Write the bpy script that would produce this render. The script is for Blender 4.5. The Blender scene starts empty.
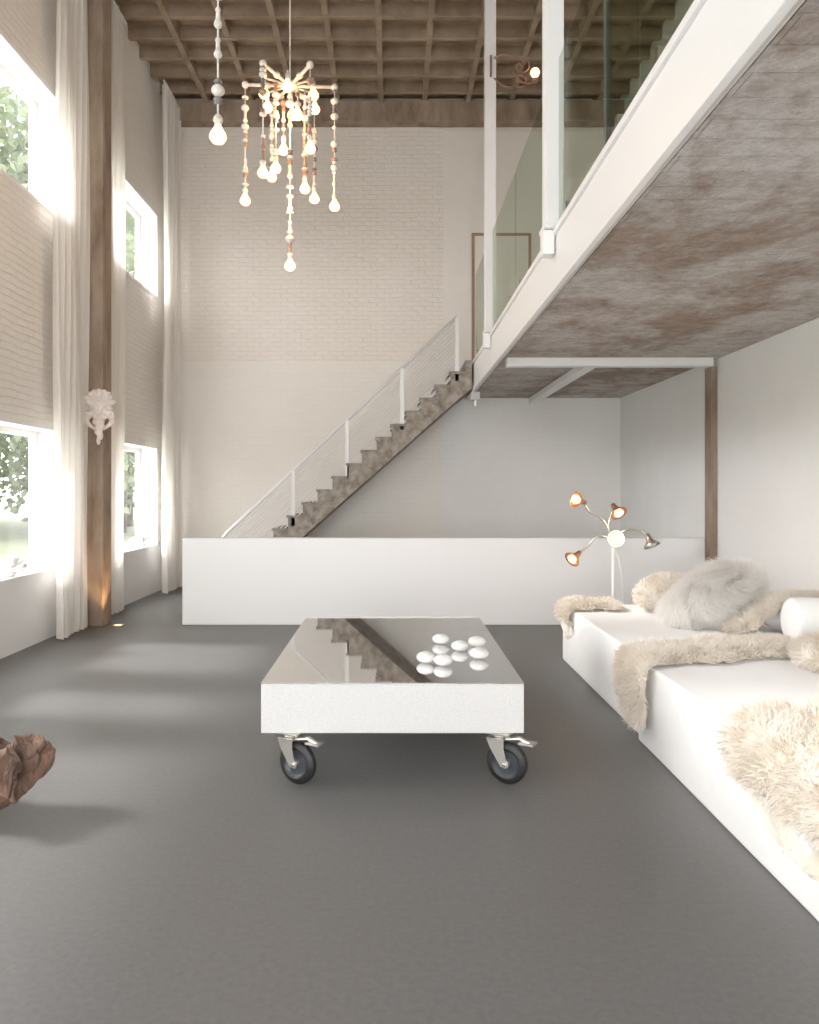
import bpy, math, random
import numpy as np
from mathutils import Vector, Matrix, noise
random.seed(4); rng=np.random.default_rng(4)
scene=bpy.context.scene
F=750.0; CX=393.0; CY=490.0; EH=1.4
# ------------------------------------------------------------ materials
def newmat(name,col,rough=0.6,metal=0.0,spec=0.5):
    m=bpy.data.materials.new(name); m.use_nodes=True
    b=m.node_tree.nodes['Principled BSDF']
    b.inputs['Base Color'].default_value=(*col,1); b.inputs['Roughness'].default_value=rough
    b.inputs['Metallic'].default_value=metal; b.inputs['Specular IOR Level'].default_value=spec
    return m
def N(m,t): return m.node_tree.nodes.new(t)
def L(m,a,b): m.node_tree.links.new(a,b)
def objcoord(m,swap=None,scale=(1,1,1)):
    tc=N(m,'ShaderNodeTexCoord'); out=tc.outputs['Object']
    if swap:
        s=N(m,'ShaderNodeSeparateXYZ'); c=N(m,'ShaderNodeCombineXYZ'); L(m,out,s.inputs[0])
        for i,a in enumerate(swap): L(m,s.outputs[a],c.inputs[i])
        out=c.outputs[0]
    mp=N(m,'ShaderNodeMapping'); mp.inputs['Scale'].default_value=scale
    L(m,out,mp.inputs['Vector']); return mp.outputs[0]
def noisy(m,c1,c2,scale=5,detail=6,bump=0.0,bscale=None,coord=(1,1,1),lo=.35,hi=.65,dist=.02,rough=.6):
    b=m.node_tree.nodes['Principled BSDF']; v=objcoord(m,None,coord)
    n=N(m,'ShaderNodeTexNoise'); n.inputs['Scale'].default_value=scale; n.inputs['Detail'].default_value=detail; n.inputs['Roughness'].default_value=rough
    L(m,v,n.inputs['Vector'])
    r=N(m,'ShaderNodeValToRGB'); r.color_ramp.elements[0].position=lo; r.color_ramp.elements[1].position=hi
    r.color_ramp.elements[0].color=(*c1,1); r.color_ramp.elements[1].color=(*c2,1)
    L(m,n.outputs['Fac'],r.inputs[0]); L(m,r.outputs[0],b.inputs['Base Color'])
    if bump:
        n2=N(m,'ShaderNodeTexNoise'); n2.inputs['Scale'].default_value=bscale or scale*3; n2.inputs['Detail'].default_value=6
        L(m,v,n2.inputs['Vector']); bp=N(m,'ShaderNodeBump'); bp.inputs['Strength'].default_value=bump; bp.inputs['Distance'].default_value=dist
        L(m,n2.outputs['Fac'],bp.inputs['Height']); L(m,bp.outputs[0],b.inputs['Normal'])
    return m
def brick(name,swap,c1,c2,bump=.6,mort=.965):
    m=newmat(name,c1,.75); b=m.node_tree.nodes['Principled BSDF']
    v=objcoord(m,swap)
    wn=N(m,'ShaderNodeTexNoise'); wn.inputs['Scale'].default_value=3.5; wn.inputs['Detail'].default_value=4; L(m,v,wn.inputs['Vector'])
    wv=N(m,'ShaderNodeVectorMath'); wv.operation='MULTIPLY_ADD'; wv.inputs[1].default_value=(.045,.045,.045); L(m,wn.outputs['Color'],wv.inputs[0]); L(m,v,wv.inputs[2])
    bt=N(m,'ShaderNodeTexBrick'); bt.inputs['Scale'].default_value=1.0
    bt.inputs['Brick Width'].default_value=.20; bt.inputs['Row Height'].default_value=.065
    bt.inputs['Mortar Size'].default_value=.008; bt.inputs['Mortar Smooth'].default_value=1.0
    bt.inputs['Color1'].default_value=(*c1,1); bt.inputs['Color2'].default_value=(*c2,1)
    bt.inputs['Mortar'].default_value=(*[x*mort for x in c1],1)
    L(m,wv.outputs[0],bt.inputs['Vector'])
    n=N(m,'ShaderNodeTexNoise'); n.inputs['Scale'].default_value=12; n.inputs['Detail'].default_value=8; L(m,v,n.inputs['Vector'])
    big=N(m,'ShaderNodeTexNoise'); big.inputs['Scale'].default_value=.9; big.inputs['Detail'].default_value=4; L(m,v,big.inputs['Vector'])
    mx=N(m,'ShaderNodeMixRGB'); mx.blend_type='MULTIPLY'; mx.inputs[0].default_value=.2
    rr=N(m,'ShaderNodeValToRGB'); rr.color_ramp.elements[0].position=.35; rr.color_ramp.elements[1].position=.65
    rr.color_ramp.elements[0].color=(.84,.78,.71,1); L(m,big.outputs['Fac'],rr.inputs[0])
    L(m,bt.outputs['Color'],mx.inputs[1]); L(m,rr.outputs[0],mx.inputs[2]); L(m,mx.outputs[0],b.inputs['Base Color'])
    ma=N(m,'ShaderNodeMath'); ma.operation='MULTIPLY_ADD'; ma.inputs[1].default_value=-.5
    L(m,bt.outputs['Fac'],ma.inputs[0]); L(m,n.outputs['Fac'],ma.inputs[2])
    bp=N(m,'ShaderNodeBump'); bp.inputs['Strength'].default_value=bump; bp.inputs['Distance'].default_value=.03
    L(m,ma.outputs[0],bp.inputs['Height']); L(m,bp.outputs[0],b.inputs['Normal'])
    return m
def addtrans(m,col,f):
    nt=m.node_tree; out=nt.nodes['Material Output']; b=nt.nodes['Principled BSDF']
    t=N(m,'ShaderNodeBsdfTranslucent'); t.inputs[0].default_value=(*col,1); mx=N(m,'ShaderNodeMixShader'); mx.inputs[0].default_value=f
    L(m,b.outputs[0],mx.inputs[1]); L(m,t.outputs[0],mx.inputs[2]); L(m,mx.outputs[0],out.inputs[0]); return m
M={}
M['white']=noisy(newmat('white_plaster',(.84,.83,.81),.6),(.87,.867,.86),(.90,.897,.89),2,4,.15,14,dist=.008)
M['whitepaint']=newmat('white_paint',(.88,.879,.874),.35)
M['brickL']=brick('painted_brick_left','YZX',(.89,.85,.80),(.91,.87,.82),.6)
M['brickB']=brick('painted_brick_back','XZY',(.855,.795,.725),(.875,.815,.75),.5)
M['creamplaster']=noisy(newmat('cream_plaster',(.8,.73,.64),.7),(.83,.78,.715),(.87,.825,.77),1.5,5,.3,12,dist=.012)
M['bricklow']=brick('painted_brick_smooth','XZY',(.87,.83,.775),(.88,.84,.785),.22,.985)
M['greyplaster']=brick('painted_brick_grey','XZY',(.85,.838,.82),(.86,.85,.835),.2,.985)
M['floor']=noisy(newmat('linoleum',(.12,.118,.115),.5,0,.4),(.108,.106,.104),(.138,.135,.133),45,12,.05,120,dist=.003,lo=.3,hi=.7)
M['concretebrown']=noisy(newmat('aged_concrete',(.3,.22,.15),.85),(.17,.11,.072),(.38,.295,.22),5,10,.6,18,(1,1,.35),dist=.02,lo=.3,hi=.7)
M['coffer']=noisy(newmat('coffer_concrete',(.3,.22,.15),.85),(.21,.145,.092),(.33,.245,.17),3,8,.4,15,dist=.015)
M['stairc']=noisy(newmat('stair_concrete',(.4,.33,.27),.85),(.17,.14,.115),(.42,.37,.315),9,9,.5,30,dist=.01)
def slabmat():
    m=newmat('board_marked_concrete',(.4,.35,.3),.9); b=m.node_tree.nodes['Principled BSDF']
    v=objcoord(m,None,(1,1,1))
    bt=N(m,'ShaderNodeTexBrick'); bt.inputs['Scale'].default_value=1; bt.inputs['Brick Width'].default_value=2.3; bt.inputs['Row Height'].default_value=.15
    bt.inputs['Mortar Size'].default_value=.003; bt.inputs['Mortar Smooth'].default_value=1
    bt.inputs['Color1'].default_value=(.64,.61,.58,1); bt.inputs['Color2'].default_value=(.57,.54,.51,1); bt.inputs['Mortar'].default_value=(.48,.44,.405,1)
    L(m,v,bt.inputs['Vector'])
    def nz(sc,sclv,lo,hi,c0,c1,dist=.3,rough=.72):
        n=N(m,'ShaderNodeTexNoise'); n.inputs['Scale'].default_value=sc; n.inputs['Detail'].default_value=14; n.inputs['Roughness'].default_value=rough; n.inputs['Distortion'].default_value=dist
        L(m,objcoord(m,None,sclv),n.inputs['Vector'])
        r=N(m,'ShaderNodeValToRGB'); r.color_ramp.elements[0].position=lo; r.color_ramp.elements[1].position=hi
        r.color_ramp.elements[0].color=(*c0,1); r.color_ramp.elements[1].color=(*c1,1); L(m,n.outputs['Fac'],r.inputs[0]); return r.outputs[0]
    def mul(a,b_,f):
        mx=N(m,'ShaderNodeMixRGB'); mx.blend_type='MULTIPLY'; mx.inputs[0].default_value=f; L(m,a,mx.inputs[1]); L(m,b_,mx.inputs[2]); return mx.outputs[0]
    a=mul(bt.outputs['Color'],nz(1.1,(1,.8,1),.42,.56,(.52,.38,.29),(1,1,1)),.85)
    a=mul(a,nz(10,(1,1.3,1),.38,.58,(.60,.55,.51),(1,1,1),.1),.7)
    a=mul(a,nz(45,(1,1,1),.35,.55,(.6,.56,.52),(1,1,1),.0),.4)
    L(m,a,b.inputs['Base Color'])
    n3=N(m,'ShaderNodeTexNoise'); n3.inputs['Scale'].default_value=14; n3.inputs['Detail'].default_value=12; n3.inputs['Roughness'].default_value=.65; L(m,v,n3.inputs['Vector'])
    ma=N(m,'ShaderNodeMath'); ma.operation='MULTIPLY_ADD'; ma.inputs[1].default_value=-.3; L(m,bt.outputs['Fac'],ma.inputs[0]); L(m,n3.outputs['Fac'],ma.inputs[2])
    bp=N(m,'ShaderNodeBump'); bp.inputs['Strength'].default_value=.9; bp.inputs['Distance'].default_value=.04
    L(m,ma.outputs[0],bp.inputs['Height']); L(m,bp.outputs[0],b.inputs['Normal']); return m
M['slab']=slabmat()
M['mirror']=newmat('polished_steel',(.80,.80,.80),.03,1.0)
M['terrazzo']=noisy(newmat('speckled_composite',(.7,.7,.69),.6),(.63,.627,.62),(.69,.687,.68),130,3,0,220,lo=.40,hi=.56,dist=.001)
M['steel']=newmat('galvanised_steel',(.66,.63,.58),.35,1.0)
M['chrome']=newmat('chrome',(.8,.8,.8),.12,1.0)
M['rubber']=newmat('black_rubber',(.008,.008,.009),.5)
M['hub']=newmat('grey_hub',(.03,.035,.042),.4)
M['ceramic']=newmat('white_ceramic',(.88,.87,.86),.25)
M['uphol']=noisy(newmat('white_canvas',(.84,.83,.81),.85),(.79,.787,.782),(.82,.817,.812),4,3,.15,200,dist=.002)
M['beadw']=noisy(newmat('bead_white',(.8,.77,.72),.45),(.58,.52,.45),(.80,.77,.73),30,3)
M['beadg']=newmat('bead_grey',(.14,.135,.13),.4)
M['beadp']=newmat('bead_wood',(.32,.18,.12),.5)
M['copper']=newmat('copper',(.72,.34,.20),.28,1.0)
M['iron']=newmat('rusty_iron',(.35,.2,.14),.5,.6)
M['root']=noisy(newmat('root_wood',(.25,.1,.06),.65),(.035,.018,.012),(.24,.13,.085),9,10,.9,30,(1,1,.4),dist=.03,lo=.3,hi=.7)
M['stucco']=noisy(newmat('carved_plaster',(.8,.72,.66),.7),(.70,.58,.51),(.88,.82,.78),12,3,.2,60,dist=.004)
M['doorf']=newmat('door_frame_wood',(.34,.21,.13),.6)
M['fur']=addtrans(noisy(newmat('sheepskin',(.85,.79,.68),.9,0,.15),(.76,.68,.57),(.90,.85,.78),6,4),(.85,.79,.70),.2)
M['furw']=addtrans(noisy(newmat('silky_fibre',(.82,.79,.74),.7,0,.3),(.84,.80,.75),(.96,.95,.93),45,4),(.95,.93,.90),.35)
M['curtain']=addtrans(newmat('linen_curtain',(.90,.865,.82),.9,0,.1),(.88,.845,.79),.35)
def glassmat(name,tint,f):
    m=bpy.data.materials.new(name); m.use_nodes=True; nt=m.node_tree; nt.nodes.clear()
    o=N(m,'ShaderNodeOutputMaterial'); t=N(m,'ShaderNodeBsdfTransparent'); t.inputs[0].default_value=(*tint,1)
    g=N(m,'ShaderNodeBsdfGlossy'); g.inputs['Roughness'].default_value=.02; mx=N(m,'ShaderNodeMixShader')
    mx.inputs[0].default_value=f
    L(m,t.outputs[0],mx.inputs[1]); L(m,g.outputs[0],mx.inputs[2]); L(m,mx.outputs[0],o.inputs[0]); return m
M['winglass']=glassmat('window_glass',(.98,.98,.98),.04)
M['glass']=glassmat('balustrade_glass',(.84,.88,.83),.08)
def emit(name,col,s):
    m=newmat(name,(.3,.22,.15)); b=m.node_tree.nodes['Principled BSDF']; b.inputs['Emission Color'].default_value=(*col,1); b.inputs['Emission Strength'].default_value=s; return m
M['bulb']=emit('warm_bulb',(1,.46,.17),5.5)
M['bulbhot']=emit('warm_reflector_bulb',(1,.50,.23),3.2)
def leafmat():
    m=newmat('leaves',(.12,.16,.08),.7,0,.2); noisy(m,(.08,.10,.06),(.20,.235,.15),1.0,3)
    return addtrans(m,(.15,.185,.11),.5)
M['leaf']=leafmat()
M['bark']=noisy(newmat('bark',(.1,.08,.07),.9),(.05,.04,.035),(.12,.10,.08),6)
M['grass']=noisy(newmat('grass',(.12,.16,.08),.9),(.07,.085,.05),(.11,.125,.075),3)
M['bounce_ground']=noisy(newmat('pale_bounce_ground',(.6,.57,.53),.9),(.50,.48,.46),(.62,.60,.58),3)  # pale tone chosen to reflect daylight up onto ceiling and slab underside
# ------------------------------------------------------------ mesh builder
class MB:
    def __init__(s): s.v=[]; s.f=[]; s.mi=[]; s.sm=[]; s.mats=[]
    def m(s,k):
        k=M[k]
        if k not in s.mats: s.mats.append(k)
        return s.mats.index(k)
    def add(s,vs,fs,k,smooth=False):
        o=len(s.v); s.v+= [tuple(p) for p in vs]; i=s.m(k)
        for f in fs: s.f.append(tuple(o+a for a in f)); s.mi.append(i); s.sm.append(smooth)
    def box(s,x0,x1,y0,y1,z0,z1,k,R=None,c=None):
        vs=[Vector((x,y,z)) for x in(x0,x1) for y in(y0,y1) for z in(z0,z1)]
        if R is not None:
            c=Vector(c); vs=[R@(p-c)+c for p in vs]
        s.add(vs,[(0,1,3,2),(4,6,7,5),(0,4,5,1),(2,3,7,6),(0,2,6,4),(1,5,7,3)],k)
    def tube(s,pts,rad,k,seg=10,cap=True):
        pts=[Vector(p) for p in pts]; n=len(pts)
        if not hasattr(rad,'__len__'): rad=[rad]*n
        vs=[];fs=[]
        t0=(pts[1]-pts[0]).normalized(); a=Vector((0,0,1)) if abs(t0.z)<.9 else Vector((1,0,0))
        u=t0.cross(a).normalized()
        for i,p in enumerate(pts):
            t=(pts[min(i+1,n-1)]-pts[max(i-1,0)])
            if t.length<1e-9: t=t0
            t.normalize(); u=(u-t*u.dot(t)).normalized(); w=t.cross(u)
            for j in range(seg):
                an=2*math.pi*j/seg; vs.append(p+(u*math.cos(an)+w*math.sin(an))*rad[i])
        for i in range(n-1):
            for j in range(seg):
                fs.append((i*seg+j,i*seg+(j+1)%seg,(i+1)*seg+(j+1)%seg,(i+1)*seg+j))
        if cap: fs+= [tuple(range(seg))[::-1],tuple((n-1)*seg+j for j in range(seg))]
        s.add(vs,fs,k,True)
    def lathe(s,origin,axis,prof,k,seg=16):
        o=Vector(origin); t=Vector(axis).normalized(); a=Vector((0,0,1)) if abs(t.z)<.9 else Vector((1,0,0))
        u=t.cross(a).normalized(); w=t.cross(u); vs=[];fs=[]
        for d,r in prof:
            for j in range(seg):
                an=2*math.pi*j/seg; vs.append(o+t*d+(u*math.cos(an)+w*math.sin(an))*max(r,1e-4))
        n=len(prof)
        for i in range(n-1):
            for j in range(seg): fs.append((i*seg+j,i*seg+(j+1)%seg,(i+1)*seg+(j+1)%seg,(i+1)*seg+j))
        s.add(vs,fs,k,True)
    def ell(s,c,r,k,R=None,seg=16,rings=10,fn=None):
        c=Vector(c); 
        if not hasattr(r,'__len__'): r=(r,r,r)
        vs=[];fs=[]
        for i in range(rings+1):
            th=math.pi*i/rings
            for j in range(seg):
                ph=2*math.pi*j/seg
                d=Vector((math.sin(th)*math.cos(ph),math.sin(th)*math.sin(ph),math.cos(th)))
                q=1.0 if fn is None else fn(d)
                p=Vector((d.x*r[0],d.y*r[1],d.z*r[2]))*q
                if R is not None: p=R@p
                vs.append(c+p)
        for i in range(rings):
            for j in range(seg): fs.append((i*seg+j,(i+1)*seg+j,(i+1)*seg+(j+1)%seg,i*seg+(j+1)%seg))
        s.add(vs,fs,k,True)
    def build(s,name,parent=None,bevel=0,bseg=2,weld=False):
        me=bpy.data.meshes.new(name); me.from_pydata(s.v,[],s.f)
        for m in s.mats: me.materials.append(m)
        me.polygons.foreach_set('material_index',s.mi); me.polygons.foreach_set('use_smooth',s.sm); me.update()
        ob=bpy.data.objects.new(name,me); scene.collection.objects.link(ob)
        if parent: ob.parent=parent
        if bevel:
            b=ob.modifiers.new('bevel','BEVEL'); b.width=bevel; b.segments=bseg; b.limit_method='ANGLE'
        return ob
def empty(name,loc=(0,0,0)):
    e=bpy.data.objects.new(name,None); scene.collection.objects.link(e); e.empty_display_size=.1; return e
def box1(name,x0,x1,y0,y1,z0,z1,k,bevel=0,parent=None):
    b=MB(); b.box(x0,x1,y0,y1,z0,z1,k); return b.build(name,parent,bevel)
def point(name,loc,col,w,r=.03,parent=None):
    l=bpy.data.lights.new(name,'POINT'); l.energy=w; l.color=col; l.shadow_soft_size=r
    o=bpy.data.objects.new(name,l); o.location=loc; scene.collection.objects.link(o)
    if parent: o.parent=parent
    return o
# ------------------------------------------------------------ room shell
XL,XR,YB,YF,ZC=-3.25,3.3,10.9,-3.2,6.92
WT=.3
box1('floor',XL-WT,XR+WT,YF-WT,YB+WT,-.15,0,'floor')
bays=[(-1.15,1.35),(1.85,4.30),(4.72,5.40),(5.85,7.35),(8.35,10.35)]
bands=[(0.62,2.0),(4.03,5.2)]
wl=MB()
wl.box(XL-WT,XL,YF,YB,0,.62,'white'); wl.box(XL-WT,XL,YF,YB,2.0,4.03,'brickL'); wl.box(XL-WT,XL,YF,YB,5.2,7.3,'brickL')
ys=[YF]+[v for b in bays for v in b]+[YB]
for z0,z1 in bands:
    for i in range(0,len(ys),2): wl.box(XL-WT,XL,ys[i],ys[i+1],z0,z1,'brickL')
wl.build('wall_left')
wi=0
for (y0,y1) in bays:
    for (z0,z1) in bands:
        wi+=1; w=MB(); t=.03
        w.box(XL-WT+.02,XL+.004,y0,y0+t,z0,z1,'whitepaint'); w.box(XL-WT+.02,XL+.004,y1-t,y1,z0,z1,'whitepaint')
        w.box(XL-WT+.02,XL+.012,y0,y1,z0,z0+t,'whitepaint'); w.box(XL-WT+.02,XL+.004,y0,y1,z1-t,z1,'whitepaint')
        fx0,fx1=XL-.28,XL-.22; g=.055
        a0,a1,b0,b1=y0+t,y1-t,z0+t,z1-t
        w.box(fx0,fx1,a0,a0+g,b0,b1,'whitepaint'); w.box(fx0,fx1,a1-g,a1,b0,b1,'whitepaint')
        w.box(fx0,fx1,a0+g,a1-g,b0,b0+g,'whitepaint'); w.box(fx0,fx1,a0+g,a1-g,b1-g,b1,'whitepaint')
        w.box(XL-.252,XL-.248,a0+g,a1-g,b0+g,b1-g,'winglass')
        w.build('window_%d'%wi)
        l=bpy.data.lights.new('portal','AREA'); l.shape='RECTANGLE'; l.size=z1-z0; l.size_y=y1-y0; l.cycles.is_portal=True
        o=bpy.data.objects.new('sky_portal_%d'%wi,l); o.location=(XL-WT-.03,(y0+y1)/2,(z0+z1)/2); o.rotation_euler=(0,-math.pi/2,0); scene.collection.objects.link(o)
bw=MB(); bw.box(XL-WT,XR+WT,YB,YB+WT,0,7.3,'brickB')
bw.box(XL,.727,YB-.015,YB,0,3.27,'bricklow'); bw.box(.727,XR,YB-.02,YB,3.27,6.6,'creamplaster')
bw.box(.727,XR,YB-.018,YB,0,3.27,'greyplaster')
bw.build('wall_back')
box1('wall_right',XR,XR+WT,YF,YB,0,7.3,'white')
HZ=4.6  # height of the unseen opening, set to limit fill light
fw=MB(); fw.box(XL-WT,XR+WT,YF-WT,YF,0,.3,'white'); fw.box(XL-WT,XR+WT,YF-WT,YF,HZ,7.3,'white')
for a,b in((XL-WT,-2.8),(.9,1.1),(2.2,XR+WT)): fw.box(a,b,YF-WT,YF,.3,HZ,'white')
fw.build('wall_front')
gw=MB()
for a,b in((-2.8,.9),(1.1,2.2)):
    gw.box(a,b,YF-.2,YF-.19,.3,HZ,'winglass')
    for x in np.linspace(a,b-.05,4): gw.box(x,x+.05,YF-.22,YF-.17,.3,HZ,'whitepaint')
    for z in(.3,2.3,3.6,HZ-.05): gw.box(a,b,YF-.225,YF-.165,z,z+.05,'whitepaint')
gw.build('window_11')  # unseen glazing added behind the camera to let in fill light
l=bpy.data.lights.new('portal','AREA'); l.shape='RECTANGLE'; l.size=5.0; l.size_y=HZ-.3; l.cycles.is_portal=True
o=bpy.data.objects.new('sky_portal_11',l); o.location=(-.3,YF-WT-.05,(HZ+.3)/2); o.rotation_euler=(math.pi/2,0,0); scene.collection.objects.link(o)
c=MB(); c.box(XL-WT,XR+WT,YF-WT,YB+WT,ZC+.17,ZC+.4,'coffer')
x=-.17-.62*5; i=0
while x<XR:
    if x>XL+.05: c.box(x-.035,x+.035,YF,YB,ZC+(0 if i%2 else .03),ZC+.17,'coffer')
    x+=.62; i+=1
y=YB-.42; i=0
while y>YF:
    c.box(XL,XR,y-.03,y+.03,ZC+.02,ZC+.17,'coffer'); y-=.42
c.build('ceiling')
box1('ceiling_beam',XL,XR,YB-.22,YB-.021,6.66,6.96,'concretebrown',.01)
p=box1('concrete_pillar',XL,-2.97,7.68,7.92,0,ZC,'concretebrown',.012)
p=box1('concrete_pillar',XR-.07,XR,7.62,7.78,0,2.66,'concretebrown',.01)
# mezzanine
mz=empty('mezzanine_gallery')
box1('slab',1.13,XR,YF,YB-.021,2.735,3.0,'slab',0,mz)
box1('gallery_floor',1.16,XR,YF,YB-.021,3.0,3.09,'whitepaint',0,mz)
b=MB(); b.box(1.07,1.13,YF,YB-.021,2.74,3.11,'whitepaint'); b.box(1.05,1.12,YF,YB-.021,3.07,3.11,'whitepaint')
b.box(1.055,1.09,YF,YB-.021,2.715,2.79,'whitepaint'); b.box(1.09,1.115,YF,YB-.021,2.73,2.74,'steel')
b.build('edge_beam',mz,.004)
b=MB(); b.box(1.15,XR-.07,7.55,7.67,2.65,2.735,'whitepaint'); b.box(1.97,2.09,7.67,YB-.021,2.66,2.735,'whitepaint')
b.box(1.10,1.14,10.2,10.24,2.54,2.70,'steel'); b.box(1.06,1.18,10.18,10.26,2.63,2.735,'whitepaint')
b.build('steel_joists',mz,.005)
b=MB()
for yy in(8.2,4.97,1.7):
    b.box(1.0,1.12,yy-.06,yy+.06,3.11,ZC,'whitepaint'); b.box(.985,1.135,yy-.09,yy+.09,3.11,3.14,'whitepaint'); b.box(.985,1.06,yy-.05,yy+.05,2.95,3.11,'whitepaint')
b.build('steel_posts',mz,.006)
b=MB()
for y0,y1 in((8.32,9.75),(6.62,8.1),(5.08,6.58),(3.3,4.86),(1.82,3.26)):
    b.box(1.075,1.085,y0,y1,3.12,4.2,'glass')
    for yy in(y0+.25,y1-.25): b.box(1.055,1.105,yy-.02,yy+.02,3.11,3.17,'chrome')
b.build('glass_balustrade',mz)
b=MB()
b.box(1.20,1.215,1.8,4.2,3.11,6.7,'glass')
b.box(1.19,1.225,4.2,4.235,3.11,ZC,'beadg'); b.build('glass_screen',mz)
b=MB(); b.box(1.14,2.0,YB-.04,YB-.021,3.11,5.12,'creamplaster')
for a in((1.14,1.18,3.11,5.12),(1.96,2.0,3.11,5.12),(1.18,1.96,5.08,5.12)): b.box(a[0],a[1],YB-.055,YB-.021,a[2],a[3],'doorf')
b.ell((1.88,YB-.07,4.1),.025,'chrome'); b.build('door_1',None,.003)
box1('low_partition_wall',-2.19,XR-.002,7.79,7.92,0,.90,'whitepaint',.006)
# ------------------------------------------------------------ stairs
st=empty('staircase'); n=18; rise=3.11/n; run=.195; sx=-2.36; y0,y1=9.9,10.84
prof=[(sx,0)]
for i in range(n):
    if i*run+sx>1.0: break
    prof.append((sx+i*run,(i+1)*rise)); prof.append((sx+(i+1)*run,(i+1)*rise))
prof=[q for q in prof if q[0]<=1.045]
prof.append((1.04,prof[-1][1]))
prof.append((1.04,2.74)); sl=rise/run
prof.append((.93,2.66)); prof.append((.93-(2.66-0)/sl,0))
b=MB(); m_=len(prof); vs=[(a,y0,z) for a,z in prof]+[(a,y1,z) for a,z in prof]
fs=[tuple(range(m_)),tuple(range(m_,2*m_))[::-1]]+[(i,i+m_,(i+1)%m_+m_,(i+1)%m_) for i in range(m_)]
b.add(vs,fs,'stairc'); b.build('steps',st)
b=MB()
for i in range(17):
    b.box(sx+i*run-.02,sx+(i+1)*run,y0-.012,y1,(i+1)*rise-.004,(i+1)*rise+.028,'stairc')
b.build('treads',st,.004)
b=MB(); hz=lambda X:1.0+.94*(X+2.02)
b.tube([(-2.27,y0+.02,hz(-2.27)-.03),(-2.2,y0+.02,hz(-2.2)),(.845,y0+.02,hz(.845))],.022,'whitepaint')
for px in(222,293,347,402,457):
    X=(px-CX)/F*9.9; base=max(0,(X-sx)*sl)
    b.box(X-.024,X+.024,y0,y0+.045,base,hz(X),'whitepaint')
for k in range(1,14):
    d=.055*k; b.tube([(-2.2,y0+.022,hz(-2.2)-d),(.845,y0+.022,hz(.845)-d)],.0065,'whitepaint',6)
b.tube([(-2.2,y0+.022,hz(-2.2)-.79),(.845,y0+.022,hz(.845)-.74)],.014,'whitepaint',6)
b.build('railing',st)
# ------------------------------------------------------------ curtains
def curtain(y0,y1,xc,amp,folds,seed,z0=.02,z1=ZC-.08):
    r=random.Random(seed); ph=r.random()*6; nu=folds*12; nv=26; vs=[];fs=[]
    for j in range(nv+1):
        v=j/nv; z=z0+(z1-z0)*v
        for i in range(nu+1):
            u=i/nu; a=u*folds*2*math.pi+ph
            w=amp*(.75+.35*math.sin(3.1*u+seed))*(1-.25*v)
            X=xc+w*math.sin(a+.35*math.sin(2.2*v+u*5))+.018*math.sin(7*v+u*9+seed)
            Y=y0+(y1-y0)*(u+.012*math.sin(5*v+seed))+.4*amp*math.sin(2*a)*.5
            vs.append((X,Y,z))
    for j in range(nv):
        for i in range(nu): q=j*(nu+1)+i; fs.append((q,q+1,q+nu+2,q+nu+1))
    b=MB(); b.add(vs,fs,'curtain',True); b.tube([(xc,y0-.02,z1+.01),(xc,y1+.02,z1+.01)],.015,'whitepaint')
    b.build('curtain')
curtain(6.9,7.6,-3.10,.045,7,1); curtain(8.02,8.75,-3.12,.05,6,2); curtain(10.0,10.68,-3.05,.06,6,3)
curtain(1.35,1.85,-3.12,.05,5,5)
# ------------------------------------------------------------ coffee table
tb=empty('coffee_table'); TX0,TX1,TY0,TY1=-.627,.622,3.56,5.45
box1('slab_body',TX0,TX1,TY0,TY1,.245,.478,'terrazzo',.004,tb)
box1('mirror_top',TX0,TX1,TY0,TY1,.478,.484,'mirror',.0015,tb)
def caster(cx,cy,ang):
    b=MB(); R=Matrix.Rotation(ang,3,'Z'); C=Vector((cx,cy,0))
    T=lambda x,y,z: R@Vector((x,y,z))+C
    def rb(x0,x1,y0,y1,z0,z1,k):
        o=len(b.v); b.box(x0,x1,y0,y1,z0,z1,k)
        for i in range(o,len(b.v)): b.v[i]=tuple(T(*b.v[i]))
    rb(-.06,.06,-.05,.05,.237,.245,'steel')
    b.lathe(T(0,0,.215),(0,0,1),[(0,.0),(0,.035),(.012,.042),(.022,.035),(.022,0)],'steel')
    ox=.035; r=.10; ax=R@Vector((0,1,0))
    o0=T(ox,-.026,r)
    b.lathe(o0,ax,[(0.004,.062),(0,.070),(.004,.088),(.014,r),(.038,r),(.048,.088),(.052,.070),(.048,.062)],'rubber',32)
    b.lathe(o0,ax,[(.014,.02),(.016,.055),(.006,.064),(.046,.064),(.036,.055),(.038,.02)],'hub',24)
    b.lathe(T(ox,-.036,r),ax,[(0,0),(0,.02),(.072,.02),(.072,0)],'steel',12)
    b.lathe(T(ox,-.05,r),ax,[(0,0),(0,.009),(.1,.009),(.1,0)],'chrome',8)
    for s in(-1,1):
        y=s*.040
        pts=[(-.055,.215),(.03,.215),(.03,.17),(ox+.016,r-.012),(ox-.016,r-.012),(-.035,.17)]
        vs=[T(a,y-.002,z) for a,z in pts]+[T(a,y+.002,z) for a,z in pts]
        b.add(vs,[(0,1,2,3,4,5),(11,10,9,8,7,6)]+[(i,(i+1)%6,(i+1)%6+6,i+6) for i in range(6)],'steel')
    rb(-.055,.035,-.042,.042,.209,.217,'steel')
    b.tube([T(.02,0,.205),T(.10,0,.222),T(.15,0,.205)],[.012,.013,.011],'steel',8)
    rb(.10,.175,-.032,.032,.203,.211,'steel')
    return b.build('caster',tb,.001)
caster(-.485,3.60,math.radians(-30)); caster(.515,3.60,math.radians(-30)); caster(-.50,5.3,math.radians(-20)); caster(.475,5.3,math.radians(30))
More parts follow.
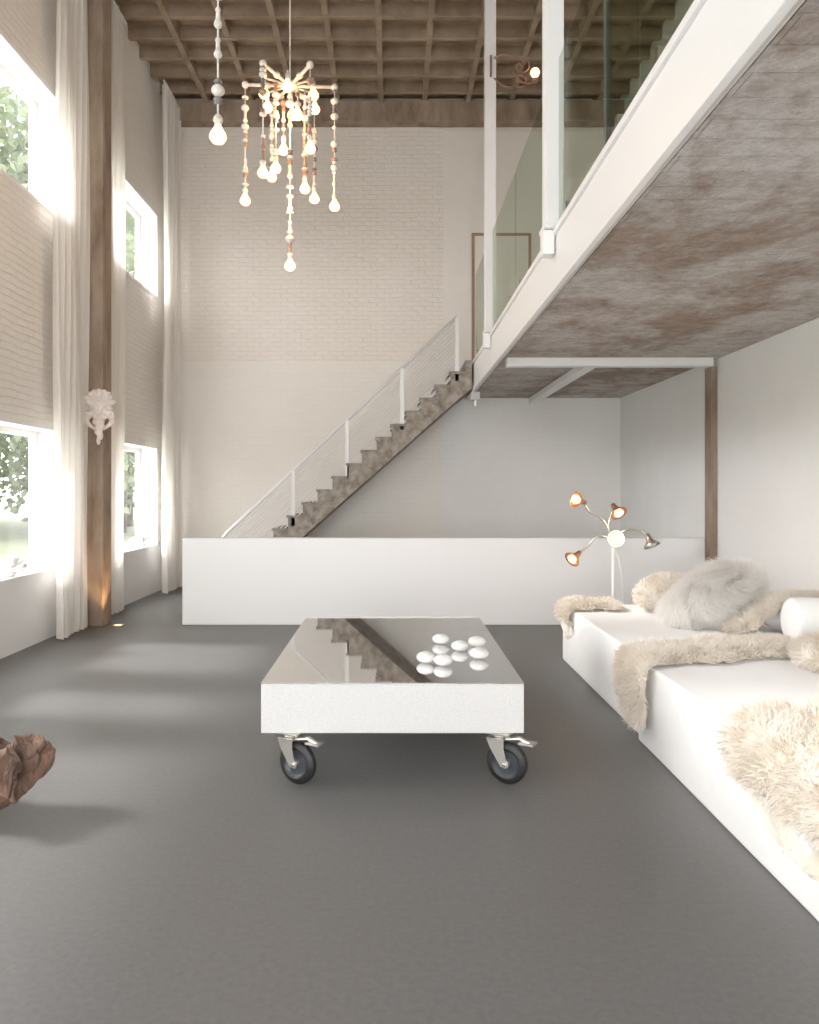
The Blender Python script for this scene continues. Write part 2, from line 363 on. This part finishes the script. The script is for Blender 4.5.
for (px,py) in((441,645),(460,652),(477,648),(426,664),(443,667),(479,660)):
    Y=(EH-.484)*F/(py-CY)+.03; X=(px-CX)/F*Y
    b=MB(); s=random.uniform(.95,1.08); b.ell((X,Y,.484+.031*s),(.052*s,.052*s,.031*s),'ceramic',None,24,14); b.build('white_stone')
# ------------------------------------------------------------ platform sofas
def soft_box(name,x0,x1,y0,y1,z0,z1):
    b=MB(); b.box(x0,x1,y0,y1,z0,z1,'uphol'); return b.build(name,None,.018,4)
soft_box('platform_sofa',1.40,XR-.02,4.22,6.2,0,.455)
soft_box('platform_sofa',1.37,XR-.02,2.15,4.2,0,.455)
soft_box('platform_sofa',1.40,XR-.02,.1,2.13,0,.455)
# ------------------------------------------------------------ fur helpers
def strands(mb,P,Nn,T,length,width,k,jit=.5,droop=.3):
    n=len(P); mi=mb.m(k)
    d=Nn*1.0+T+rng.normal(0,jit,(n,3)); d/=np.linalg.norm(d,axis=1)[:,None]
    ln=length*rng.uniform(.55,1.15,n)[:,None]
    side=np.cross(d,rng.normal(0,1,(n,3))); side/=np.linalg.norm(side,axis=1)[:,None]
    g=np.array([0,0,-1.0])
    p1=P+d*ln*.5+g*droop*ln*.15; 
    d2=d+g*droop+rng.normal(0,jit*.5,(n,3)); d2/=np.linalg.norm(d2,axis=1)[:,None]; p2=p1+d2*ln*.5
    w=width
    V=np.stack([P-side*w,P+side*w,p1-side*w*.8,p1+side*w*.8,p2],1).reshape(-1,3)
    o=len(mb.v); mb.v+= [tuple(q) for q in V.tolist()]
    for i in range(n):
        a=o+5*i; mb.f.append((a,a+1,a+3,a+2)); mb.f.append((a+2,a+3,a+4))
    mb.mi+=[mi]*(2*n); mb.sm+=[True]*(2*n)
def pelt(name,path,yc,halfw,seed,count=9000,length=.05,thick=.02,skewy=0):
    pa=[Vector((a,0,z)) for a,z in path]
    segs=[(pa[i+1]-pa[i]).length for i in range(len(pa)-1)]; Lt=sum(segs)
    def at(s):
        d=s*Lt
        for i,l in enumerate(segs):
            if d<=l or i==len(segs)-1:
                return pa[i].lerp(pa[i+1],min(1,d/l)),(pa[i+1]-pa[i]).normalized()
            d-=l
    NU,NV=60,30; G=np.zeros((NU+1,NV+1,3)); Nr=np.zeros((NU+1,NV+1,3))
    for i in range(NU+1):
        s=i/NU; p,t=at(s); p0,_=at(max(0,s-.04)); p2,_=at(min(1,s+.04)); t=(p2-p0).normalized()
        nn=Vector((t.z,0,-t.x)); 
        if nn.z<0 or (abs(nn.z)<.2 and nn.x>0): nn=-nn
        env=(1-abs(2*s-1)**5)**.5 if abs(2*s-1)<1 else 0
        ww=halfw*(.82+.35*noise.noise(Vector((s*4,seed,0)))+.18*noise.noise(Vector((s*11,seed,3))))*(.25+.75*env)
        ww2=halfw*(.82+.35*noise.noise(Vector((s*4,seed+9,0)))+.18*noise.noise(Vector((s*11,seed+9,3))))*(.25+.75*env)
        for j in range(NV+1):
            v=j/NV*2-1; w=ww if v<0 else ww2
            h=.01+thick*(1-v**4)*(env)+.015*noise.noise(Vector((s*7,v*3,seed)))
            q=p+nn*max(h,.004); G[i,j]=(q.x,yc+v*w+skewy*(s-.5),q.z); Nr[i,j]=nn
    mb=MB(); vs=G.reshape(-1,3).tolist(); fs=[]
    for i in range(NU):
        for j in range(NV): a=i*(NV+1)+j; fs.append((a,a+1,a+NV+2,a+NV+1))
    mb.add(vs,fs,'fur',True)
    ii=rng.uniform(0,NU,count); jj=rng.uniform(0,NV,count); i0=np.minimum(ii.astype(int),NU-1); j0=np.minimum(jj.astype(int),NV-1)
    fi=(ii-i0)[:,None]; fj=(jj-j0)[:,None]
    P=(G[i0,j0]*(1-fi)*(1-fj)+G[i0+1,j0]*fi*(1-fj)+G[i0,j0+1]*(1-fi)*fj+G[i0+1,j0+1]*fi*fj)
    Nn=Nr[i0,j0]
    T=np.array([[noise.noise(Vector((p[0]*14,p[1]*14,seed)))*1.6,noise.noise(Vector((p[0]*14,p[1]*14,p[2]*14+seed+5)))*1.6,noise.noise(Vector((p[1]*14,p[2]*14,seed+8)))*.8] for p in P])
    T[:,1]+=((jj/NV)*2-1)**3*1.3
    strands(mb,P,Nn*.9,T,length,.0021,'fur',.35,.35)
    return mb.build(name)
zt=.458
pelt('sheepskin_throw',[(1.80,zt),(1.6,zt+.005),(1.42,zt+.005),(1.375,zt-.01),(1.37,.40),(1.375,.24)],6.0,.24,1.3,10000,.055,.03)
pelt('sheepskin_throw',[(2.40,zt),(2.1,zt),(1.7,zt),(1.40,zt+.005),(1.35,zt-.01),(1.335,.36),(1.335,.13)],4.28,.27,5.1,17000,.058,.03,skewy=-.42)
pelt('sheepskin_throw',[(2.60,zt),(2.25,zt),(1.8,zt),(1.39,zt+.005),(1.345,zt-.01),(1.335,.36),(1.34,.15)],2.84,.48,8.7,24000,.062,.03,skewy=-.65)
def furball(name,c,r,R,count,length,k,comb,seed=0):
    mb=MB(); 
    fn=lambda d:1+.10*noise.noise(d*2.2+Vector((seed,0,0)))
    mb.ell(c,r,k,R,28,18,fn)
    d=rng.normal(0,1,(count,3)); d/=np.linalg.norm(d,axis=1)[:,None]
    r_=np.array(r); Rm=np.array(R); sc=np.array([fn(Vector(q)) for q in d])[:,None]
    P=(d*r_*sc)@Rm.T+np.array(c); Nn=(d/r_); Nn/=np.linalg.norm(Nn,axis=1)[:,None]; Nn=Nn@Rm.T
    comb=np.array(comb,float)
    if comb.ndim==1:
        T=np.array([[noise.noise(Vector(p)*12+Vector((seed,0,0)))*1.6,noise.noise(Vector(p)*12+Vector((seed,7,0)))*1.6,noise.noise(Vector(p)*12+Vector((seed,0,9)))*1.2] for p in P])+comb
        strands(mb,P,Nn*.8,T,length,.0022,k,.3,.35)
    else:
        ax=comb[0]; T=np.cross(np.broadcast_to(ax,Nn.shape),Nn); 
        T=T*2.1+np.array([[noise.noise(Vector(p)*11+Vector((0,0,a))) for a in(0,11,23)] for p in P])*1.1; strands(mb,P,Nn*.55,T,length,.0017,k,.13,.15)
    return mb.build(name)
def RE(a,b,c_): return Matrix.Rotation(math.radians(c_),3,'Z')@Matrix.Rotation(math.radians(b),3,'Y')@Matrix.Rotation(math.radians(a),3,'X')
furball('long_hair_cushion',(2.22,5.22,.655),(.34,.19,.175),RE(18,-24,10),26000,.13,'furw',[[.2,-.9,.35]],2)
furball('sheepskin_cushion',(2.12,5.85,.60),(.24,.17,.13),RE(0,-8,20),7000,.05,'fur',[0,0,0],3)
b=MB(); Rb=.145
b.lathe((2.40,4.55,.458+Rb),(1,-.08,0),[(0,0),(0,Rb-.03),(.012,Rb-.01),(.03,Rb),(.66,Rb),(.685,Rb-.012),(.69,Rb-.03),(.69,0)],'uphol',32); b.build('bolster_cushion')
b=MB(); b.ell((2.72,4.93,.555),(.30,.16,.095),'uphol',None,24,14); b.build('cushion')
pelt('sheepskin_throw',[(2.95,.60),(2.8,.66),(2.62,.668),(2.46,.63),(2.36,.55),(2.2,zt)],4.93,.22,3.3,10000,.055,.03)
furball('sheepskin_cushion',(2.33,3.95,.545),(.18,.19,.08),RE(0,-12,20),8000,.05,'fur',[0,0,0],6)
# ------------------------------------------------------------ floor lamp
fl=empty('floor_lamp'); LY=6.62; sc=LY/F
def LP(px,py,dy=0): return Vector(((px-CX)*sc,LY+dy,EH-(py-CY)*sc))
b=MB(); hub=LP(613,540)
b.lathe((hub.x,LY,0),(0,0,1),[(0,0),(0,.15),(.018,.15),(.03,.13),(.035,.02),(.05,.014)],'whitepaint',28)
b.tube([(hub.x,LY,.03),hub],.013,'whitepaint'); b.ell(hub,(.03,.03,.035),'chrome')
b.tube([(hub.x+.02,LY,.9),(hub.x+.07,LY,.7),(hub.x+.09,LY-.02,.3),(hub.x+.12,LY,.01)],.004,'whitepaint',6)
b.build('stand',fl)
def arm(pts,dirv,kout,lit):
    b=MB(); P=[Vector(p) for p in pts]; out=[]
    for i in range(len(P)-1):
        p0=P[max(i-1,0)];p1=P[i];p2=P[i+1];p3=P[min(i+2,len(P)-1)]
        for s in range(8):
            t=s/8; out.append(.5*((2*p1)+(p2-p0)*t+(2*p0-5*p1+4*p2-p3)*t*t+(3*p1-p0-3*p2+p3)*t**3))
    out.append(P[-1]); b.tube(out,.010,'steel',8)
    d=Vector(dirv).normalized(); o=P[-1]
    b.lathe(o-d*.02,d,[(0,0),(0,.020),(.045,.026),(.05,.028),(.075,.042),(.10,.068),(.112,.074),(.115,.072),(.10,.06),(.075,.036)],kout,24)
    b.lathe(o+d*.045,d,[(0,.02),(.025,.034),(.045,.042),(.053,.036),(.058,.02),(.059,0)],'bulbhot' if lit else 'ceramic',22)
    b.build('lamp_arm',fl)
    if lit: point('lamp_light',o+d*.16,(1,.7,.45),1.5,.03,fl)
arm([hub,LP(603,520),LP(590,512),LP(582,502,-.05)],(-.8,-.40,.25),'copper',True)
arm([hub,LP(608,526),LP(612,512),LP(613,506,-.03)],(.25,-.60,-.6),'copper',True)
arm([hub,LP(611,540,-.05),LP(611,538,-.08)],(-.05,-1,.05),'chrome',True)
arm([hub,LP(598,536),LP(586,548),LP(577,553,-.05)],(-.7,-.40,-.5),'copper',True)
arm([hub,LP(626,530),LP(640,531),LP(647,536,-.02)],(.25,-.35,-.8),'steel',False)
# ------------------------------------------------------------ chandelier
def bulb(mb,p,s=1.0):
    mb.lathe(Vector(p),(0,0,-1),[(-.04*s,0),(-.04*s,.014*s),(0,.016*s),(.005*s,.013*s)],'beadw',12)
    mb.lathe(Vector(p),(0,0,-1),[(0,.012*s),(.02*s,.020*s),(.045*s,.036*s),(.065*s,.040*s),(.085*s,.028*s),(.097*s,0)],'bulb',16)
def strand(mb,x,y,z0,z1,sc=1.0,seed=0,cord=True):
    r=random.Random(seed); z=z0
    if cord: mb.tube([(x,y,z0),(x,y,z1)],.006*sc,'beadw',6)
    while z>z1+.04*sc:
        t=r.choice('sbcgdrg')
        h={'s':.035,'b':.07,'c':.12,'d':.022,'r':.05,'g':.06}[t]*sc
        if z-h<z1: break
        k='beadw' if t in'sbdc' and r.random()<.8 else ('beadp' if r.random()<.5 else 'beadg')
        if t=='s': mb.lathe((x,y,z),(0,0,-1),[(0,.008*sc)]+[(h*i/8,.008*sc+.018*sc*math.sin(math.pi*i/8)) for i in range(1,8)]+[(h,.008*sc)],k,12)
        if t=='b': mb.lathe((x,y,z),(0,0,-1),[(0,.01*sc)]+[(h*i/8,.01*sc+.030*sc*math.sin(math.pi*i/8)**.8) for i in range(1,8)]+[(h,.01*sc)],k,14)
        if t=='c': mb.lathe((x,y,z),(0,0,-1),[(0,.012*sc),(h*.1,.018*sc),(h*.2,.012*sc),(h*.55,.014*sc),(h*.8,.026*sc),(h*.92,.020*sc),(h,.008*sc)],k,12)
        if t=='d': mb.lathe((x,y,z),(0,0,-1),[(0,.008*sc),(h*.2,.034*sc),(h*.8,.034*sc),(h,.008*sc)],k,14)
        if t=='r': mb.lathe((x,y,z),(0,0,-1),[(0,.01*sc),(h*.3,.026*sc),(h*.5,.014*sc),(h*.7,.026*sc),(h,.01*sc)],k,12)
        z-=h
    mb.lathe((x,y,z1+.05*sc),(0,0,-1),[(0,.008*sc),(.012*sc,.026*sc),(.03*sc,.030*sc),(.05*sc,.018*sc)],'beadw',12)
ch=empty('chandelier'); CYY=6.5; k=CYY/F
def CP(px,py,dy=0): return Vector(((px-CX)*(CYY+dy)/F,CYY+dy,EH-(py-CY)*(CYY+dy)/F))
b=MB(); c0=CP(290,86)
b.tube([(c0.x,CYY,c0.z),(c0.x,CYY,ZC)],.006,'beadw',6); b.lathe((c0.x,CYY,ZC+.14),(0,0,-1),[(0,.07),(.14,.07),(.17,.03),(.18,0)],'whitepaint',16)
strand(b,c0.x,CYY,c0.z+.30,c0.z-.02,1.2,11)
b.lathe((c0.x,CYY,c0.z+.03),(0,0,-1),[(0,.02),(.01,.07),(.05,.07),(.06,.02)],'beadw',20)
R1=.385
for i in range(6):
    a=math.radians(60*i+3); d=Vector((math.cos(a),math.sin(a),0)); e=c0+d*R1
    b.tube([c0,c0+d*R1],.014,'beadw',8)
    b.ell(c0+d*R1*.5,(.03,.03,.025),'beadw'); b.ell(e,(.03,.03,.03),'beadw')
b.build('frame',ch)
b=MB()
for i,pyb in enumerate((212,190,168,208,196,172)):
    a=math.radians(60*i+3); d=Vector((math.cos(a),math.sin(a),0)); e=c0+d*R1
    zb=EH-(pyb-14-CY)*k; strand(b,e.x,e.y,e.z,zb,.85,20+i); bulb(b,(e.x,e.y,zb),1.15)
for i,(rr,pyb) in enumerate(((.14,192),(.15,150),(.13,178),(.17,130))):
    a=math.radians(90*i+30); e=c0+Vector((math.cos(a),math.sin(a),0))*rr
    zb=EH-(pyb-14-CY)*k; strand(b,e.x,e.y,e.z,zb,.85,40+i); bulb(b,(e.x,e.y,zb),1.15)
for i in range(6):
    a=math.radians(60*i+33); e=c0+Vector((math.cos(a),math.sin(a),0))*.24; zb=e.z-.05; b.tube([c0,e,(e.x,e.y,zb)],.009,'beadw',6); bulb(b,(e.x,e.y,zb-.02),1.15)
zb=EH-(272-14-CY)*k; strand(b,c0.x,CYY,c0.z,zb,1.0,60); bulb(b,(c0.x,CYY,zb),1.2)
b.build('bead_strands',ch)
for q in(CP(290,200,-.2),CP(290,120,-.1)): point('chandelier_light',q,(1,.60,.30),16,.1,ch)
pl=empty('pendant_lamp'); b=MB(); PY=4.9; X=(218-CX)/F*PY; zb=EH-(124-CY)*PY/F
strand(b,X,PY,zb+1.15,zb,1.1,73); bulb(b,(X,PY,zb),1.4); b.tube([(X,PY,zb+1.1),(X,PY,ZC)],.006,'beadw',6); b.lathe((X,PY,ZC+.14),(0,0,-1),[(0,.06),(.14,.06),(.17,.02),(.18,0)],'whitepaint',16)
b.build('bead_strand',pl)
b=MB(); SY=8.08; s_=SY/F
SP=lambda px,py:Vector(((px-CX)*s_,SY,EH-(py-CY)*s_))
def spiral(c,r0,turns,a0,sg=1): return [c+Vector((math.cos(a0+sg*t*turns*6.283/30),0,math.sin(a0+sg*t*turns*6.283/30)))*r0*(1-t/34) for t in range(31)]
b.box(1.05,1.07,SY+.02,SY+.06,5.88,6.10,'iron')
b.tube([SP(494,58),SP(503,54),SP(513,56)]+spiral(SP(521,66),.11,1.4,2.2,-1),.011,'iron',8)
b.tube([SP(494,78),SP(503,86),SP(514,88)]+spiral(SP(520,80),.09,1.3,3.6,1),.009,'iron',8)
b.tube([SP(513,72),SP(520,82),SP(530,84),SP(535,80)],.011,'iron',8)
b.lathe(SP(535,82),(0,0,1),[(0,.0),(0,.03),(.02,.045),(.03,.04),(.035,.02)],'iron',14)
b.lathe(SP(535,78),(0,0,1),[(0,.015),(.03,.04),(.06,.052),(.09,.04),(.115,0)],'bulb',14)
b.build('wall_sconce')
# ------------------------------------------------------------ carved shell ornament on pillar
b=MB(); c0=Vector((-2.98,7.62,2.22))
for i in range(9):
    a=math.radians(-72+18*i); d=Vector((math.sin(a),0,math.cos(a)))
    b.ell(c0+Vector((0,.01,0))+d*.085+Vector((0,-.01*math.cos(a),.03)),(.034,.036,.095),'stucco',Matrix.Rotation(a,3,'Y'),14,12)
    b.ell(c0+d*.150+Vector((0,-.02,.03)),(.030,.028,.026),'stucco')
b.ell(c0+Vector((0,.02,.01)),(.125,.04,.12),'stucco'); b.ell(c0+Vector((0,-.035,.01)),(.055,.045,.07),'stucco'); b.ell(c0+Vector((0,-.083,.0)),(.013,.016,.028),'stucco')
for q in(-1,1):
    b.ell(c0+Vector((q*.022,-.07,.025)),(.014,.012,.009),'stucco')
    pts=[c0+Vector((q*(.03+.10*math.sin(t*.38)),-.01,-.01-.024*t)) for t in range(9)]
    b.tube(pts,[.042-.0035*t for t in range(9)],'stucco',10)
    b.tube([c0+Vector((q*(.12-.05*math.cos(t*.7)*(1-t/11)),-.03,-.07+.05*math.sin(t*.7)*(1-t/11))) for t in range(10)],.018,'stucco',8)
for i in range(6): b.ell(c0+Vector((.008*(-1)**i,-.01,-.08-.048*i)),(.075-.011*i,.042-.005*i,.042),'stucco')
b.build('plaster_wall_ornament')
b=MB(); b.lathe((-2.83,7.72,0),(0,0,1),[(0,.0),(0,.06),(.012,.06),(.014,.045)],'steel',20); b.lathe((-2.83,7.72,.008),(0,0,1),[(0,.045),(.003,0.0)],'bulb',20)
b.build('floor_uplight')
l=bpy.data.lights.new('uplight','SPOT'); l.energy=30; l.color=(1,.6,.3); l.spot_size=1.3; l.spot_blend=.8; l.shadow_soft_size=.03
o=bpy.data.objects.new('uplight_spot',l); o.location=(-2.80,7.60,.04); o.rotation_euler=Vector((-.28,.15,1.0)).to_track_quat('-Z','Y').to_euler(); scene.collection.objects.link(o)
def coral(x,y,z,s,seed):
    r=random.Random(seed); b=MB()
    b.ell((x,y,z+.03*s),(.07*s,.08*s,.04*s),'ceramic')
    for i in range(14):
        a=r.uniform(0,6.28); e=r.uniform(.3,1.4); p=Vector((x,y,z+.04*s)); pts=[p]; d=Vector((math.cos(a)*math.cos(e),math.sin(a)*math.cos(e),math.sin(e)))
        for q in range(4):
            d=(d+Vector([r.uniform(-.6,.6) for _ in range(3)])+Vector((0,0,.12))).normalized(); p=p+d*.045*s; p.x=min(p.x,XL+.1); pts.append(p.copy())
        b.tube(pts,[.022*s,.024*s,.020*s,.022*s,.012*s],'ceramic',8)
    b.build('white_coral')
coral(-3.33,6.5,.653,.9,1); coral(-3.33,9.9,.653,.9,2)
# ------------------------------------------------------------ gnarled root
def rootlog():
    me=bpy.data.meshes.new('r'); V=[];E=[];Rr=[]
    def chain(pts,rad,start=None):
        prev=start
        for p,r in zip(pts,rad):
            V.append((p[0],p[1],p[2]*.84)); Rr.append(r)
            if prev is not None: E.append((prev,len(V)-1))
            prev=len(V)-1
        return prev
    ox,oy=-1.93,3.24
    chain([(ox-.45,oy,.20),(ox-.15,oy,.25),(ox+.05,oy,.26),(ox+.2,oy-.02,.25),(ox+.32,oy-.05,.22)],[.15,.17,.16,.13,.09])
    chain([(ox+.33,oy-.03,.33),(ox+.45,oy,.39)],[.055,.04],3)
    chain([(ox+.17,oy-.08,.13),(ox+.10,oy-.12,.03)],[.11,.08],3)
    chain([(ox+.38,oy+.03,.24),(ox+.44,oy+.05,.27)],[.075,.06],4)
    chain([(ox+.1,oy,.38),(ox+.16,oy+.03,.42)],[.08,.05],2)
    chain([(ox-.18,oy+.15,.12),(ox-.20,oy+.2,.05)],[.09,.06],1)
    chain([(ox-.50,oy-.1,.1),(ox-.55,oy-.12,.05)],[.09,.06],0)
    chain([(ox+.0,oy-.12,.35),(ox+.14,oy-.18,.38),(ox+.30,oy-.20,.36)],[.06,.05,.035],2)
    me.from_pydata(V,E,[]); ob=bpy.data.objects.new('driftwood_root',me); scene.collection.objects.link(ob); me.materials.append(M['root'])
    sk=ob.modifiers.new('skin','SKIN'); 
    for i,s in enumerate(me.skin_vertices[0].data): s.radius=(Rr[i],Rr[i]*.9); s.use_root=(i==0)
    sb=ob.modifiers.new('sub','SUBSURF'); sb.levels=4; sb.render_levels=4
    t=bpy.data.textures.new('rootnoise','MUSGRAVE'); t.noise_scale=.16; t.musgrave_type='RIDGED_MULTIFRACTAL'; t.octaves=5
    dm=ob.modifiers.new('disp','DISPLACE'); dm.texture=t; dm.strength=.04; dm.mid_level=.7; dm.texture_coords='GLOBAL'
rootlog()
# ------------------------------------------------------------ outside
box1('bounce_ground',-7.5,XL-WT-.01,-20,20,-.6,-.2,'bounce_ground')  # unseen pale strip added as a reflector, bounces sky light into the room
box1('lawn',-70,-7.5,-40,80,-.6,-.25,'grass')
tr=[(-11,24,15),(-13,29,17),(-17,26,17),(-12,34,16),(-19,33,19),(-15,38,18),(-23,29,18),(-13.5,44,18),(-20,42,19),(-26,38,20),(-17,52,20),(-10.5,29,14),(-30,22,12),(-30,5,12)]
b=MB(); leafP=[]
for i,(x,y,h) in enumerate(tr):
    r=random.Random(i)
    b.tube([(x,y,-.25),(x+.1,y,h*.3),(x-.1,y+.2,h*.6),(x,y,h*.9)],[.2,.16,.1,.04],'bark',10)
    for q in range(9):
        a=r.uniform(0,6.28); z=h*r.uniform(.2,.75); b.tube([(x,y,z),(x+math.cos(a)*1.0,y+math.sin(a)*1.0,z+.5),(x+math.cos(a)*2,y+math.sin(a)*2,z+.7)],[.07,.04,.015],'bark',6)
    for q in range(30):
        cc=np.array([x+r.uniform(-3,3),y+r.uniform(-3,3),h*r.uniform(.12,1.0)]); leafP.append(cc+rng.normal(0,.85,(120,3)))
P=np.concatenate(leafP); P[:,2]=np.maximum(P[:,2],.1); n_=len(P); u=rng.normal(0,1,(n_,3)); u/=np.linalg.norm(u,axis=1)[:,None]; w=np.cross(u,rng.normal(0,1,(n_,3))); w/=np.linalg.norm(w,axis=1)[:,None]
s=.19; V=np.stack([P-u*s,P-w*s*.6,P+u*s,P+w*s*.6],1).reshape(-1,3); o=len(b.v); b.v+= [tuple(q) for q in V.tolist()]; mi=b.m('leaf')
for i in range(n_): b.f.append((o+4*i,o+4*i+1,o+4*i+2,o+4*i+3))
b.mi+=[mi]*n_; b.sm+=[False]*n_
b.build('garden_trees')
# ------------------------------------------------------------ world, sun, camera
w=bpy.data.worlds.new('World'); scene.world=w; w.use_nodes=True; bg=w.node_tree.nodes['Background']
bg.inputs[0].default_value=(1.0,.997,.99,1); bg.inputs[1].default_value=8.8
l=bpy.data.lights.new('sun','SUN'); l.energy=6.5; l.angle=math.radians(9); l.color=(1,.98,.95)
o=bpy.data.objects.new('sun',l); o.rotation_euler=Vector((1,-.10,-.80)).to_track_quat('-Z','Y').to_euler(); scene.collection.objects.link(o)
cam=bpy.data.cameras.new('camera'); co=bpy.data.objects.new('camera',cam); scene.collection.objects.link(co)
co.location=(0,0,EH); co.rotation_euler=(math.pi/2,0,0); cam.sensor_width=36; cam.lens=F/1024*36
cam.shift_x=(409.5-CX)/1024; cam.shift_y=-(512-CY)/1024; cam.clip_end=200
scene.camera=co
scene.view_settings.view_transform='Standard'; scene.view_settings.exposure=0; scene.view_settings.gamma=1.15
